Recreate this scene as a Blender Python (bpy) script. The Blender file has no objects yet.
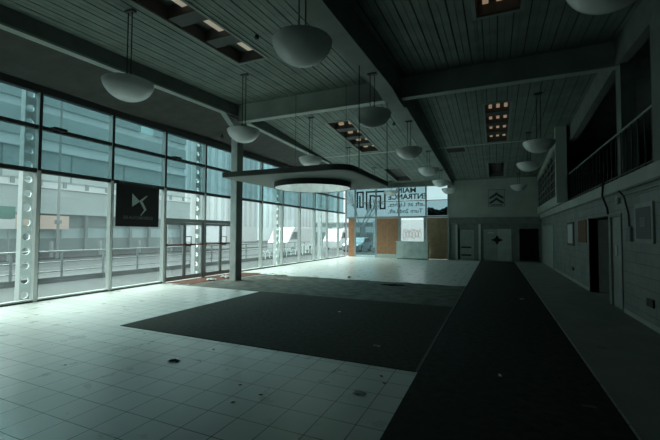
import bpy, bmesh, math, random
from mathutils import Vector, Matrix
random.seed(7)
C = bpy.context.scene.collection
SC = bpy.context.scene
PI = math.pi

# ------------------------------------------------------------------ materials
def mat(name, col, rough=0.6, metal=0.0, emit=None, estr=0.0, spec=0.5, noise=0.0, nscale=3.0, bump=0.0, bscale=40.0):
    m = bpy.data.materials.new(name); m.use_nodes = True
    nt = m.node_tree; b = nt.nodes['Principled BSDF']
    b.inputs['Base Color'].default_value = (*col, 1)
    b.inputs['Roughness'].default_value = rough
    b.inputs['Metallic'].default_value = metal
    b.inputs['Specular IOR Level'].default_value = spec
    tc = nt.nodes.new('ShaderNodeTexCoord')
    if noise > 0:
        n = nt.nodes.new('ShaderNodeTexNoise'); n.inputs['Scale'].default_value = nscale; n.inputs['Detail'].default_value = 6
        nt.links.new(tc.outputs['Object'], n.inputs['Vector'])
        r = nt.nodes.new('ShaderNodeValToRGB')
        r.color_ramp.elements[0].position = 0.3; r.color_ramp.elements[1].position = 0.72
        r.color_ramp.elements[0].color = (*[c*(1-noise) for c in col], 1)
        r.color_ramp.elements[1].color = (*[min(1, c*(1+noise*.6)) for c in col], 1)
        nt.links.new(n.outputs['Fac'], r.inputs['Fac']); nt.links.new(r.outputs['Color'], b.inputs['Base Color'])
    if bump > 0:
        n2 = nt.nodes.new('ShaderNodeTexNoise'); n2.inputs['Scale'].default_value = bscale; n2.inputs['Detail'].default_value = 4
        nt.links.new(tc.outputs['Object'], n2.inputs['Vector'])
        bp = nt.nodes.new('ShaderNodeBump'); bp.inputs['Strength'].default_value = bump; bp.inputs['Distance'].default_value = 0.01
        nt.links.new(n2.outputs['Fac'], bp.inputs['Height']); nt.links.new(bp.outputs['Normal'], b.inputs['Normal'])
    if emit:
        b.inputs['Emission Color'].default_value = (*emit, 1); b.inputs['Emission Strength'].default_value = estr
    return m

def glass_mat(name, tint, dirt=0.1, dirtcol=(.8, .9, .9), seed=0.0):
    m = bpy.data.materials.new(name); m.use_nodes = True
    nt = m.node_tree; nt.nodes.clear()
    L = nt.links.new; N = nt.nodes.new
    out = N('ShaderNodeOutputMaterial')
    tr = N('ShaderNodeBsdfTransparent'); tr.inputs['Color'].default_value = (*tint, 1)
    gl = N('ShaderNodeBsdfGlossy'); gl.inputs['Roughness'].default_value = 0.015
    gl.inputs['Color'].default_value = (.9, .95, .95, 1)
    ge = N('ShaderNodeNewGeometry'); dt = N('ShaderNodeVectorMath'); dt.operation = 'DOT_PRODUCT'
    L(ge.outputs['Incoming'], dt.inputs[0]); L(ge.outputs['Normal'], dt.inputs[1])
    ab = N('ShaderNodeMath'); ab.operation = 'ABSOLUTE'; L(dt.outputs['Value'], ab.inputs[0])
    om = N('ShaderNodeMath'); om.operation = 'SUBTRACT'; om.inputs[0].default_value = 1; L(ab.outputs[0], om.inputs[1])
    pw = N('ShaderNodeMath'); pw.operation = 'POWER'; L(om.outputs[0], pw.inputs[0]); pw.inputs[1].default_value = 5
    fr = N('ShaderNodeMath'); fr.operation = 'MULTIPLY_ADD'; L(pw.outputs[0], fr.inputs[0]); fr.inputs[1].default_value = .96; fr.inputs[2].default_value = .04
    mg = N('ShaderNodeMixShader')
    L(fr.outputs[0], mg.inputs[0]); L(tr.outputs[0], mg.inputs[1]); L(gl.outputs[0], mg.inputs[2])
    tl = N('ShaderNodeBsdfTranslucent'); tl.inputs['Color'].default_value = (*dirtcol, 1)
    tc = N('ShaderNodeTexCoord'); n = N('ShaderNodeTexNoise'); n.inputs['Scale'].default_value = 1.3; n.inputs['Detail'].default_value = 8
    mp = N('ShaderNodeMapping'); mp.inputs['Location'].default_value = (seed, seed, 0)
    L(tc.outputs['Object'], mp.inputs[0]); L(mp.outputs[0], n.inputs['Vector'])
    mr = N('ShaderNodeMapRange'); mr.inputs['From Min'].default_value = .35; mr.inputs['From Max'].default_value = .7
    mr.inputs['To Min'].default_value = dirt*.75; mr.inputs['To Max'].default_value = dirt*1.25
    L(n.outputs['Fac'], mr.inputs['Value'])
    md = N('ShaderNodeMixShader')
    L(mr.outputs[0], md.inputs[0]); L(mg.outputs[0], md.inputs[1]); L(tl.outputs[0], md.inputs[2])
    L(md.outputs[0], out.inputs['Surface'])
    return m

def tile_mat():
    m = bpy.data.materials.new('floor_tiles'); m.use_nodes = True
    nt = m.node_tree; b = nt.nodes['Principled BSDF']; L = nt.links.new; N = nt.nodes.new
    tc = N('ShaderNodeTexCoord'); mp = N('ShaderNodeMapping')
    mp.inputs['Location'].default_value = (0.12, -2.06, 0)
    L(tc.outputs['Object'], mp.inputs[0])
    br = N('ShaderNodeTexBrick'); br.offset = 0.0; br.offset_frequency = 1
    br.inputs['Scale'].default_value = 3.0; br.inputs['Brick Width'].default_value = 1.0; br.inputs['Row Height'].default_value = 1.0
    br.inputs['Mortar Size'].default_value = 0.018; br.inputs['Mortar Smooth'].default_value = 0.3
    br.inputs['Color1'].default_value = (.66, .67, .63, 1); br.inputs['Color2'].default_value = (.60, .61, .575, 1)
    br.inputs['Mortar'].default_value = (.055, .058, .052, 1)
    L(mp.outputs[0], br.inputs['Vector'])
    n = N('ShaderNodeTexNoise'); n.inputs['Scale'].default_value = 1.1; n.inputs['Detail'].default_value = 9; n.inputs['Roughness'].default_value = .65
    L(tc.outputs['Object'], n.inputs['Vector'])
    r = N('ShaderNodeValToRGB'); r.color_ramp.elements[0].position = .3; r.color_ramp.elements[1].position = .68
    r.color_ramp.elements[0].color = (.94, .94, .93, 1); r.color_ramp.elements[1].color = (1, 1, 1, 1)
    L(n.outputs['Fac'], r.inputs['Fac'])
    mx = N('ShaderNodeMix'); mx.data_type = 'RGBA'; mx.blend_type = 'MULTIPLY'; mx.inputs['Factor'].default_value = 1
    L(br.outputs['Color'], mx.inputs[6]); L(r.outputs['Color'], mx.inputs[7]); L(mx.outputs[2], b.inputs['Base Color'])
    n2 = N('ShaderNodeTexNoise'); n2.inputs['Scale'].default_value = 2.6; n2.inputs['Detail'].default_value = 6
    L(tc.outputs['Object'], n2.inputs['Vector'])
    mr = N('ShaderNodeMapRange'); mr.inputs['From Min'].default_value = .3; mr.inputs['From Max'].default_value = .7
    mr.inputs['To Min'].default_value = .27; mr.inputs['To Max'].default_value = .30
    L(n2.outputs['Fac'], mr.inputs['Value']); L(mr.outputs[0], b.inputs['Roughness'])
    b.inputs['Specular IOR Level'].default_value = .6
    iv = N('ShaderNodeMath'); iv.operation = 'SUBTRACT'; iv.inputs[0].default_value = 1; L(br.outputs['Fac'], iv.inputs[1])
    bp = N('ShaderNodeBump'); bp.inputs['Strength'].default_value = .35; bp.inputs['Distance'].default_value = .004
    L(iv.outputs[0], bp.inputs['Height']); L(bp.outputs['Normal'], b.inputs['Normal'])
    return m

def block_mat(name, c1, c2, mortar, bw=.45, bh=.22):
    """painted blockwork on a wall facing X: courses run along Y and Z"""
    m = bpy.data.materials.new(name); m.use_nodes = True
    nt = m.node_tree; b = nt.nodes['Principled BSDF']; L = nt.links.new; N = nt.nodes.new
    tc = N('ShaderNodeTexCoord'); sx = N('ShaderNodeSeparateXYZ'); cx = N('ShaderNodeCombineXYZ')
    L(tc.outputs['Object'], sx.inputs[0]); L(sx.outputs['Y'], cx.inputs['X']); L(sx.outputs['Z'], cx.inputs['Y'])
    br = N('ShaderNodeTexBrick'); br.inputs['Scale'].default_value = 1
    br.inputs['Brick Width'].default_value = bw; br.inputs['Row Height'].default_value = bh
    br.inputs['Mortar Size'].default_value = .008; br.inputs['Mortar Smooth'].default_value = .5
    br.inputs['Color1'].default_value = (*c1, 1); br.inputs['Color2'].default_value = (*c2, 1); br.inputs['Mortar'].default_value = (*mortar, 1)
    L(cx.outputs[0], br.inputs['Vector'])
    n = N('ShaderNodeTexNoise'); n.inputs['Scale'].default_value = 1.5; n.inputs['Detail'].default_value = 8
    L(tc.outputs['Object'], n.inputs['Vector'])
    r = N('ShaderNodeValToRGB'); r.color_ramp.elements[0].position = .3; r.color_ramp.elements[0].color = (.7, .7, .7, 1)
    r.color_ramp.elements[1].position = .65
    L(n.outputs['Fac'], r.inputs['Fac'])
    mx = N('ShaderNodeMix'); mx.data_type = 'RGBA'; mx.blend_type = 'MULTIPLY'; mx.inputs['Factor'].default_value = 1
    L(br.outputs['Color'], mx.inputs[6]); L(r.outputs['Color'], mx.inputs[7]); L(mx.outputs[2], b.inputs['Base Color'])
    iv = N('ShaderNodeMath'); iv.operation = 'SUBTRACT'; iv.inputs[0].default_value = 1; L(br.outputs['Fac'], iv.inputs[1])
    bp = N('ShaderNodeBump'); bp.inputs['Strength'].default_value = .6; bp.inputs['Distance'].default_value = .01
    L(iv.outputs[0], bp.inputs['Height']); L(bp.outputs['Normal'], b.inputs['Normal'])
    b.inputs['Roughness'].default_value = .55
    return m

M = {}
M['tile'] = tile_mat()
M['side_vinyl'] = mat('side_floor_vinyl', (.33, .345, .325), .5, noise=.2, nscale=1.6)
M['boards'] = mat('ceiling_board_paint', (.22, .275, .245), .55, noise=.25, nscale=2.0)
M['backing'] = mat('ceiling_void', (.06, .068, .062), .9)
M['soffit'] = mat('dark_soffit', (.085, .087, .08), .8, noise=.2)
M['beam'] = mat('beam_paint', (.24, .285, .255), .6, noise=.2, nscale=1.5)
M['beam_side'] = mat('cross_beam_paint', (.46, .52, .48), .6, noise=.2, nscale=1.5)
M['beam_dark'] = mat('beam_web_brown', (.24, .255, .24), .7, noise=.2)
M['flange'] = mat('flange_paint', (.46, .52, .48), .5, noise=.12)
M['column'] = mat('column_paint', (.86, .9, .87), .45, noise=.15)
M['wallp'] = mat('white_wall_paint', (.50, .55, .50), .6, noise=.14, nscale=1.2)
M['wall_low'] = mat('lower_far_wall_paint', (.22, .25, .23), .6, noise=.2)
M['block'] = block_mat('painted_blockwork', (.36, .41, .38), (.32, .37, .34), (.20, .23, .21))
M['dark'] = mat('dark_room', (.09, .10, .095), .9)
M['gallery'] = mat('gallery_paint', (.30, .33, .31), .8, noise=.2)
M['alu'] = mat('aluminium_frame', (.72, .77, .75), .45, 0, noise=.1)
M['alu_mid'] = mat('far_frame_grey', (.36, .42, .42), .45, 0, noise=.1)
M['alu_dark'] = mat('dark_frame', (.055, .062, .062), .4, .2)
M['door_frame'] = mat('door_frame_grey', (.34, .37, .36), .4, .3)
M['glass'] = glass_mat('clear_dusty_glass', (.92, .97, .96), .024)
M['film'] = glass_mat('tinted_glass', (.52, .66, .675), .02, (.6, .72, .73), 3.0)
M['clear'] = glass_mat('clear_glass', (.50, .625, .645), .02)
M['farclear'] = glass_mat('far_clear_glass', (.94, .98, .98), .02)
M['farpale'] = glass_mat('far_pale_glass', (.76, .86, .87), .03)
M['darkglass'] = mat('dark_window_glass', (.02, .025, .025), .08)
M['push'] = mat('red_push_bar', (.22, .06, .04), .4)
M['steel'] = mat('brushed_steel', (.45, .47, .47), .35, .8)
M['black'] = mat('black_plastic', (.015, .016, .016), .5)
M['bowl'] = mat('opal_bowl', (.94, .97, .95), .24, noise=.08)
M['rod'] = mat('pendant_rod', (.06, .065, .062), .5)
M['carpet'] = mat('dark_carpet', (.062, .066, .058), .95, spec=.1, noise=.35, nscale=14, bump=.5, bscale=180)
M['carpet_dusty'] = mat('dusty_carpet', (.155, .165, .145), .95, spec=.1, noise=.4, nscale=3, bump=.5, bscale=160)
M['runner'] = mat('aisle_carpet', (.056, .060, .055), .95, spec=.1, noise=.3, nscale=10, bump=.5, bscale=180)
M['edge'] = mat('carpet_edge_strip', (.11, .115, .105), .6)
M['coir'] = mat('brown_coir', (.15, .08, .055), .95, spec=.1, noise=.35, nscale=8, bump=.6, bscale=120)
M['canopy'] = mat('canopy_grey', (.16, .175, .165), .5, noise=.15)
M['canopy_under'] = mat('canopy_underside', (.42, .47, .44), .6, noise=.1)
M['disc'] = mat('disc_white', (.88, .92, .90), .22, .75, noise=.15, nscale=6)
M['disc_rim'] = mat('disc_rim_dark', (.035, .04, .038), .45)
M['housing'] = mat('fixture_housing', (.09, .10, .092), .6)
M['housing_trim'] = mat('fixture_trim', (.30, .33, .30), .55)
M['tube'] = mat('warm_lamp', (.8, .7, .55), .5, emit=(1, .86, .68), estr=.19)
M['tube_dim'] = mat('warm_spot', (.8, .6, .45), .5, emit=(1, .70, .48), estr=.2)
M['tube_off'] = mat('unlit_lamp', (.12, .11, .10), .5)
M['ply'] = mat('plywood_brown', (.50, .25, .135), .7, noise=.2, nscale=4)
M['ply2'] = mat('plywood_olive', (.34, .245, .145), .7, noise=.25, nscale=3)
M['kick'] = mat('kickboard', (.6, .64, .6), .6)
M['counter'] = mat('counter_white', (.78, .86, .82), .5, noise=.22, nscale=2.5)
M['vinyl'] = mat('black_vinyl', (.035, .06, .065), .5)
M['tarp'] = mat('dark_tarpaulin', (.10, .13, .14), .5, noise=.5, nscale=5)
M['sign_black'] = mat('sign_black', (.012, .013, .013), .6)
M['sign_logo'] = mat('sign_logo_grey', (.50, .58, .55), .5)
M['sign_text'] = mat('sign_text_grey', (.14, .165, .16), .6)
M['sign_board'] = mat('sign_board_grey', (.42, .48, .46), .5)
M['sign_dark'] = mat('sign_chevron', (.05, .065, .07), .5)
M['doorwhite'] = mat('door_white', (.52, .585, .54), .5, noise=.12)
M['doorgrey'] = mat('door_greygreen', (.38, .44, .40), .5, noise=.15)
M['post_white'] = mat('post_white', (.62, .69, .64), .5)
M['paper'] = mat('paper_white', (.75, .78, .76), .7)
M['paper_brown'] = mat('card_brown', (.25, .205, .155), .8, noise=.2)
M['notice_brown'] = mat('notice_brown', (.20, .09, .045), .7)
M['leaf'] = mat('dead_leaf', (.05, .05, .045), .8, noise=.3, nscale=20)
M['cable'] = mat('black_cable', (.015, .015, .015), .6)
M['rail'] = mat('handrail_grey', (.30, .34, .32), .4, .4)
M['bars'] = mat('baluster_dark', (.05, .055, .053), .5)
# outside
M['asphalt'] = mat('asphalt', (.055, .064, .064), .8, noise=.15, nscale=.6)
M['paving'] = mat('paving', (.04, .046, .045), .85, noise=.2, nscale=1.5)
M['line'] = mat('road_line', (.15, .16, .16), .7)
M['plinth'] = mat('kerb_plinth', (.07, .08, .078), .8, noise=.25)
M['outrail'] = mat('galvanised', (.30, .34, .34), .45, .2)
M['facade'] = mat('facade_panel', (.44, .54, .54), .6, noise=.08, nscale=.4)
M['facade_light'] = mat('facade_light', (.74, .80, .80), .6)
M['facade_dark'] = mat('facade_dark', (.22, .29, .29), .6)
M['shopglass'] = mat('shopfront_glass', (.40, .54, .55), .25)
M['peach'] = mat('shop_banner_peach', (.72, .58, .50), .6)
M['tower'] = mat('tower_pale', (.84, .89, .90), .7)
M['tower_band'] = mat('tower_window_band', (.62, .70, .72), .4)
M['perf'] = mat('perforated_steel', (.93, .96, .95), .5)
M['carwhite'] = mat('vehicle_white', (.82, .86, .86), .25)
M['carblue'] = mat('vehicle_grey_blue', (.30, .38, .42), .2)
M['tyre'] = mat('tyre', (.03, .03, .03), .8)
M['headlamp'] = mat('headlamp_on', (.9, .9, .9), .3, emit=(.9, 1, 1), estr=1.5)
M['green_sign'] = mat('road_sign_green', (.05, .22, .17), .5)
M['bark'] = mat('bark', (.22, .25, .25), .9)
M['scribble'] = mat('whitewash', (.85, .90, .90), .7)
M['scribble_brown'] = mat('rusty_paint', (.62, .40, .28), .7)
def through(m, f=.8):
    nt = m.node_tree; p = nt.nodes['Principled BSDF']; t = nt.nodes.new('ShaderNodeBsdfTranslucent'); t.inputs['Color'].default_value = p.inputs['Base Color'].default_value
    x = nt.nodes.new('ShaderNodeMixShader'); x.inputs[0].default_value = f
    nt.links.new(p.outputs[0], x.inputs[1]); nt.links.new(t.outputs[0], x.inputs[2]); nt.links.new(x.outputs[0], nt.nodes['Material Output'].inputs['Surface'])
through(M['scribble']); through(M['scribble_brown'])
M['hedge'] = mat('hedge_leaf', (.17, .23, .20), .9, noise=.4, nscale=6)

# ------------------------------------------------------------------ mesh builder (world coordinates)
class MB:
    def __init__(s): s.bm = bmesh.new()
    def box(s, x0, x1, y0, y1, z0, z1):
        v = [s.bm.verts.new(p) for p in ((x0,y0,z0),(x1,y0,z0),(x1,y1,z0),(x0,y1,z0),(x0,y0,z1),(x1,y0,z1),(x1,y1,z1),(x0,y1,z1))]
        for f in ((3,2,1,0),(4,5,6,7),(0,1,5,4),(1,2,6,5),(2,3,7,6),(3,0,4,7)): s.bm.faces.new([v[i] for i in f])
        return s
    def hexa(s, pts):
        v = [s.bm.verts.new(p) for p in pts]
        for f in ((3,2,1,0),(4,5,6,7),(0,1,5,4),(1,2,6,5),(2,3,7,6),(3,0,4,7)): s.bm.faces.new([v[i] for i in f])
        return s
    def slope(s, x0, x1, y0, y1, zb, zt):
        """box whose bottom and top follow functions of y"""
        return s.hexa([(x0,y0,zb(y0)),(x1,y0,zb(y0)),(x1,y1,zb(y1)),(x0,y1,zb(y1)),(x0,y0,zt(y0)),(x1,y0,zt(y0)),(x1,y1,zt(y1)),(x0,y1,zt(y1))])
    def tube(s, a, b, r, n=8, r2=None):
        a = Vector(a); b = Vector(b); d = (b-a).normalized(); r2 = r if r2 is None else r2
        u = d.orthogonal().normalized(); w = d.cross(u)
        A = [s.bm.verts.new(a+(u*math.cos(2*PI*i/n)+w*math.sin(2*PI*i/n))*r) for i in range(n)]
        B = [s.bm.verts.new(b+(u*math.cos(2*PI*i/n)+w*math.sin(2*PI*i/n))*r2) for i in range(n)]
        for i in range(n): s.bm.faces.new((A[i], A[(i+1)%n], B[(i+1)%n], B[i]))
        s.bm.faces.new(A[::-1]); s.bm.faces.new(B)
        return s
    def path(s, pts, r, n=6):
        for a, b in zip(pts, pts[1:]): s.tube(a, b, r, n)
        return s
    def lathe(s, cx, cy, prof, n=40):
        rings = []
        for r, z in prof:
            if r < 1e-5: rings.append([s.bm.verts.new((cx, cy, z))])
            else: rings.append([s.bm.verts.new((cx+r*math.cos(2*PI*i/n), cy+r*math.sin(2*PI*i/n), z)) for i in range(n)])
        for a, b in zip(rings, rings[1:]):
            if len(a) == 1 and len(b) == 1: continue
            for i in range(n):
                j = (i+1) % n
                if len(a) == 1: s.bm.faces.new((a[0], b[j], b[i]))
                elif len(b) == 1: s.bm.faces.new((a[i], a[j], b[0]))
                else: s.bm.faces.new((a[i], a[j], b[j], b[i]))
        return s
    def prism(s, poly, fn0, fn1):
        """poly of 2D points; fn0/fn1 map a 2D point to the 3D end faces"""
        A = [s.bm.verts.new(fn0(p)) for p in poly]; B = [s.bm.verts.new(fn1(p)) for p in poly]
        n = len(poly)
        s.bm.faces.new(A[::-1]); s.bm.faces.new(B)
        for i in range(n): s.bm.faces.new((A[i], A[(i+1)%n], B[(i+1)%n], B[i]))
        return s
    def bar(s, a, b, w, fn, t0, t1):
        """flat stroke between 2D points, width w, extruded by fn(p, t)"""
        dx, dy = b[0]-a[0], b[1]-a[1]; l = math.hypot(dx, dy); nx, ny = -dy/l*w/2, dx/l*w/2
        return s.prism([(a[0]+nx,a[1]+ny),(a[0]-nx,a[1]-ny),(b[0]-nx,b[1]-ny),(b[0]+nx,b[1]+ny)], lambda p: fn(p,t0), lambda p: fn(p,t1))
    def ball(s, c, rx, ry, rz, nu=12, nv=8):
        prof = [(math.sin(PI*i/nv), -math.cos(PI*i/nv)) for i in range(nv+1)]
        n0 = len(s.bm.verts); s.bm.verts.ensure_lookup_table()
        t = MB(); t.lathe(0, 0, prof, nu)
        mp = {}
        for v in t.bm.verts: mp[v] = s.bm.verts.new((c[0]+v.co.x*rx, c[1]+v.co.y*ry, c[2]+v.co.z*rz))
        for f in t.bm.faces: s.bm.faces.new([mp[v] for v in f.verts])
        t.bm.free(); return s
    def build(s, name, m, parent=None, smooth=False, bevel=0.0, origin=None):
        o3 = Vector(parent['_w']) if parent is not None else Vector(origin or (0,0,0))
        if parent is not None and parent.parent is not None: pass
        bmesh.ops.recalc_face_normals(s.bm, faces=s.bm.faces)
        for v in s.bm.verts: v.co -= o3
        me = bpy.data.meshes.new(name); s.bm.to_mesh(me); s.bm.free()
        if smooth:
            for p in me.polygons: p.use_smooth = True
        me.materials.append(M[m] if isinstance(m, str) else m)
        o = bpy.data.objects.new(name, me); C.objects.link(o)
        if parent is not None: o.parent = parent
        elif origin: o.location = origin
        o['_w'] = list(o3)
        if bevel > 0:
            b = o.modifiers.new('bevel', 'BEVEL'); b.width = bevel; b.segments = 2; b.limit_method = 'ANGLE'
        if smooth:
            e = o.modifiers.new('split', 'EDGE_SPLIT'); e.split_angle = math.radians(40)
        return o

def tag(o, label, cat, group=None, kind=None):
    o['label'] = label; o['category'] = cat
    if group: o['group'] = group
    if kind: o['kind'] = kind
    return o
def thing(name, label, cat, loc, group=None):
    o = bpy.data.objects.new(name, None); C.objects.link(o); o.location = loc; o.empty_display_size = .1
    o['_w'] = list(loc); return tag(o, label, cat, group)
def setting(name, loc=(0,0,0)):
    o = bpy.data.objects.new(name, None); C.objects.link(o); o.location = loc; o['_w'] = list(loc); o['kind'] = 'structure'
    o.empty_display_size = .1; return o
def struct(name, mb, m, parent=None, **k):
    o = mb.build(name, m, parent, **k); o['kind'] = 'structure'; return o

# ------------------------------------------------------------------ dimensions
XW = -10.0            # window wall
XR = 2.5              # right wall
YF = 25.0             # far wall
YB = -7.8             # wall behind the camera
YL_SIDE = 25.0
YR = 10.5             # main cross beam / ridge
def zc(y): return 6.2 - .05*(YR-y) if y <= YR else 6.2 - .075*(y-YR)
def zmid(y): return 5.56 - .045*(YR-y) if y <= YR else 5.56 - .05*(y-YR)
def zleft(y): return 5.75 - .04*(YR-y) if y <= YR else 5.73 - .03*(y-YR)

# ------------------------------------------------------------------ floor and carpets
struct('floor', MB().box(-10.12, 6.7, YB-.2, 27.5, -.2, 0), 'tile')
def rug(name, x0, x1, y0, y1, m, label, cat='carpet', h=.008):
    return tag(MB().box(x0, x1, y0, y1, 0, h).build(name, m, origin=((x0+x1)/2, (y0+y1)/2, 0)), label, cat)
rug('carpet', -6.08, -.89, 4.5, 8.78, 'carpet', 'dark carpet rectangle laid on the pale tiles left of the aisle runner')
struct('floor_side', MB().box(1.06, XR, YB, YL_SIDE, 0, .004), 'side_vinyl')
# worn carpet with a ragged far edge
mb = MB()
top = [(-.89, 12.5)]
x = -.89
while x > -8.1:
    x -= random.uniform(.12, .4); top.append((max(x, -8.2), 12.45+random.uniform(-.1, .14)))
top += [(-8.35, 12.2), (-8.5, 11.9), (-8.62, 11.2), (-8.7, 10.5), (-8.8, 9.3), (-9.0, 8.95), (-9.45, 8.82), (-9.5, 8.78)]
poly = [(-9.5, 8.78), (-.89, 8.78)] + top[:-1]
mb.prism(poly, lambda p: (p[0], p[1], 0), lambda p: (p[0], p[1], .007))
tag(mb.build('carpet', 'carpet_dusty', origin=(-5, 10.6, 0)), 'dusty grey worn carpet strip with a ragged far edge behind the dark carpet', 'carpet')
rug('aisle_carpet', -.86, 1.03, -6, 24.9, 'runner', 'long black carpet runner leading down the aisle to the far double doors', h=.009)
tag(MB().box(-.89, -.865, 4.5, 12.4, .0085, .013).build('carpet_edging', 'edge', origin=(-.87, 8.4, 0)), 'thin worn edging strip between the dark carpet and the aisle runner', 'edging strip')
mb = MB(); mb.prism([(-9.88, 8.95), (-9.25, 8.95), (-8.95, 9.1), (-8.86, 9.5), (-8.76, 10.5), (-8.7, 11.3), (-8.6, 12.0), (-8.45, 12.35), (-8.3, 13.0), (-9.88, 12.6)], lambda p: (p[0], p[1], 0), lambda p: (p[0], p[1], .006))
tag(mb.build('entrance_mat', 'coir', origin=(-9.3, 10.6, 0)), 'rust brown coir mat inside the glass entrance doors', 'mat')

# ------------------------------------------------------------------ ceiling: boards with open joints, recesses cut for the light boxes
FIX = [  # x0,x1,y0,y1
    (-6.02, -5.2, 3.35, 7.62), (-6.02, -5.1, 13.05, 17.2), (-5.95, -4.95, 20.8, 24.2),
    (-.32, .5, 3.8, 7.95), (-.30, .5, 13.2, 17.45), (-.32, .5, 21.0, 24.4)]
mb = MB(); pitch = .3; gap = .026
x = -8.3
while x < 2.62:
    xa, xb = x, x+pitch-gap
    cuts = sorted({xa, xb, (xa+xb)/2} | {c for f in FIX for c in f[:2] if xa < c < xb})
    for a, b in zip(cuts, cuts[1:]):
        xm = (a+b)/2
        blocks = sorted((f[2], f[3]) for f in FIX if f[0] < xm < f[1])
        ys = [YB]; segs = []
        for y0, y1 in blocks: segs.append((ys[-1], y0)); ys.append(y1)
        segs.append((ys[-1], YF+.1))
        for y0, y1 in segs:
            for s0, s1 in ((y0, min(y1, YR)), (max(y0, YR), y1)):
                if s1-s0 > .01: mb.slope(a, b-(.008 if b < xb-.001 else 0), s0, s1, zc, lambda y: zc(y)+.03)
    x += pitch
ceil = struct('ceiling', mb, 'boards')
mb = MB()
for y0, y1 in ((YB, YR), (YR, YF+.5)): mb.slope(-10.2, 6.9, y0, y1, lambda y: zc(y)+.55, lambda y: zc(y)+.8)
struct('roof_deck', mb, 'backing', ceil)
# dark felt just above the open joints, leaving the light recesses free
mb = MB()
xs = sorted({-8.5, 2.8} | {c for f in FIX for c in f[:2]})
for a, b in zip(xs, xs[1:]):
    xm = (a+b)/2; blocks = sorted((f[2], f[3]) for f in FIX if f[0] < xm < f[1]); ys = [YB]; segs = []
    for y0, y1 in blocks: segs.append((ys[-1], y0)); ys.append(y1)
    segs.append((ys[-1], YF+.1))
    for y0, y1 in segs:
        for s0, s1 in ((y0, min(y1, YR)), (max(y0, YR), y1)):
            if s1-s0 > .01: mb.slope(a, b, s0, s1, lambda y: zc(y)+.05, lambda y: zc(y)+.07)
struct('felt', mb, 'backing', ceil)
mb = MB().slope(-8.2, -2.9, 17.48, 17.6, lambda y: zc(y)-.015, lambda y: zc(y)).slope(-2.4, 2.5, 17.6, 17.72, lambda y: zc(y)-.015, lambda y: zc(y))
struct('joint_strip', mb, 'flange', ceil)
# dark flat soffit above the window head
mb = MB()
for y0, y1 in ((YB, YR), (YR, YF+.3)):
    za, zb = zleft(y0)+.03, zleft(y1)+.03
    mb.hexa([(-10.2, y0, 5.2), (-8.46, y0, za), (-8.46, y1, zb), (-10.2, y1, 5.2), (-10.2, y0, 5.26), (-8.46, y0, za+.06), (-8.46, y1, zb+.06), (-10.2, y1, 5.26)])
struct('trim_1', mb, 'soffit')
for y, lab in ((11.0, 'small dark spotlight on the soffit by the steel column, nearer the glass'), (11.5, 'small dark spotlight on the soffit by the steel column, nearer the beam')):
    x = -9.45 if y < 11.2 else -9.1; z = 5.2+(x+10.2)/1.74*(zleft(y)+.03-5.2)
    t = thing('soffit_spotlight', lab, 'spotlight', (x, y, z))
    MB().tube((x, y, z), (x, y, z-.1), .02).build('stem', 'black', t); MB().tube((x, y, z-.1), (x+.1, y-.1, z-.2), .06, 12).build('lamp_head', 'housing', t)
# beams
mb = MB().box(-8.3, 2.65, YR-.02, YR+.16, 5.64, 6.3)
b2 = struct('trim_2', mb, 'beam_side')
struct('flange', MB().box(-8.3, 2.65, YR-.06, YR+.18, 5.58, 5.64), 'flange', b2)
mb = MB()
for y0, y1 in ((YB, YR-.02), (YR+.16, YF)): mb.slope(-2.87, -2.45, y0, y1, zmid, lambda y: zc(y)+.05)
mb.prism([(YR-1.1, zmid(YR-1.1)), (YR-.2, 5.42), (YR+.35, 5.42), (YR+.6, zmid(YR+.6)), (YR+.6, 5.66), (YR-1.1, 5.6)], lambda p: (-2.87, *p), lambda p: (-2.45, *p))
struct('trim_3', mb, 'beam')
mb = MB()
for y0, y1 in ((YB, YR-.1), (YR-.1, YF)): mb.slope(-8.42, -8.34, y0, y1, lambda y: zleft(y)+.05, lambda y: zc(y)+.06)
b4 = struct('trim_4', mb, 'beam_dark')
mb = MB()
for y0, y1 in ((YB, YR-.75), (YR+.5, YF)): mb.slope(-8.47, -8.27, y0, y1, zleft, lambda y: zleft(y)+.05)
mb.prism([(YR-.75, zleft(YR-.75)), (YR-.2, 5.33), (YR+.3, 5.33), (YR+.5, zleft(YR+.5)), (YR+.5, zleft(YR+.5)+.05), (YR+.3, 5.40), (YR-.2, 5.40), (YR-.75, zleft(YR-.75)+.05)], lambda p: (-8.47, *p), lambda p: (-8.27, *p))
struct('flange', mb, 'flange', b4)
mb = MB()
for y0, y1 in ((YB, YR), (YR, 16.2)): mb.slope(2.6, 2.8, y0, y1, lambda y: zc(y)-.6, lambda y: zc(y)+.05)
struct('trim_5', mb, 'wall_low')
struct('trim_6', MB().box(-10, -2.45, YF-.25, YF+.15, 4.84, 5.25), 'beam')
# columns
c = struct('column', MB().box(-8.43, -8.19, YR-.2, YR-.17, 0, 5.4).box(-8.43, -8.19, YR+.12, YR+.15, 0, 5.4).box(-8.34, -8.28, YR-.17, YR+.12, 0, 5.4), 'column', origin=None)
struct('shade_panel', MB().box(-8.22, -8.17, YR-.165, YR+.115, 0, 5.38), 'beam_dark', c)  # dark panel added to paint the shade on the column's right face
struct('column', MB().box(2.66, 2.94, YR-.15, YR+.2, 2.8, 5.66), 'beam')

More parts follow.
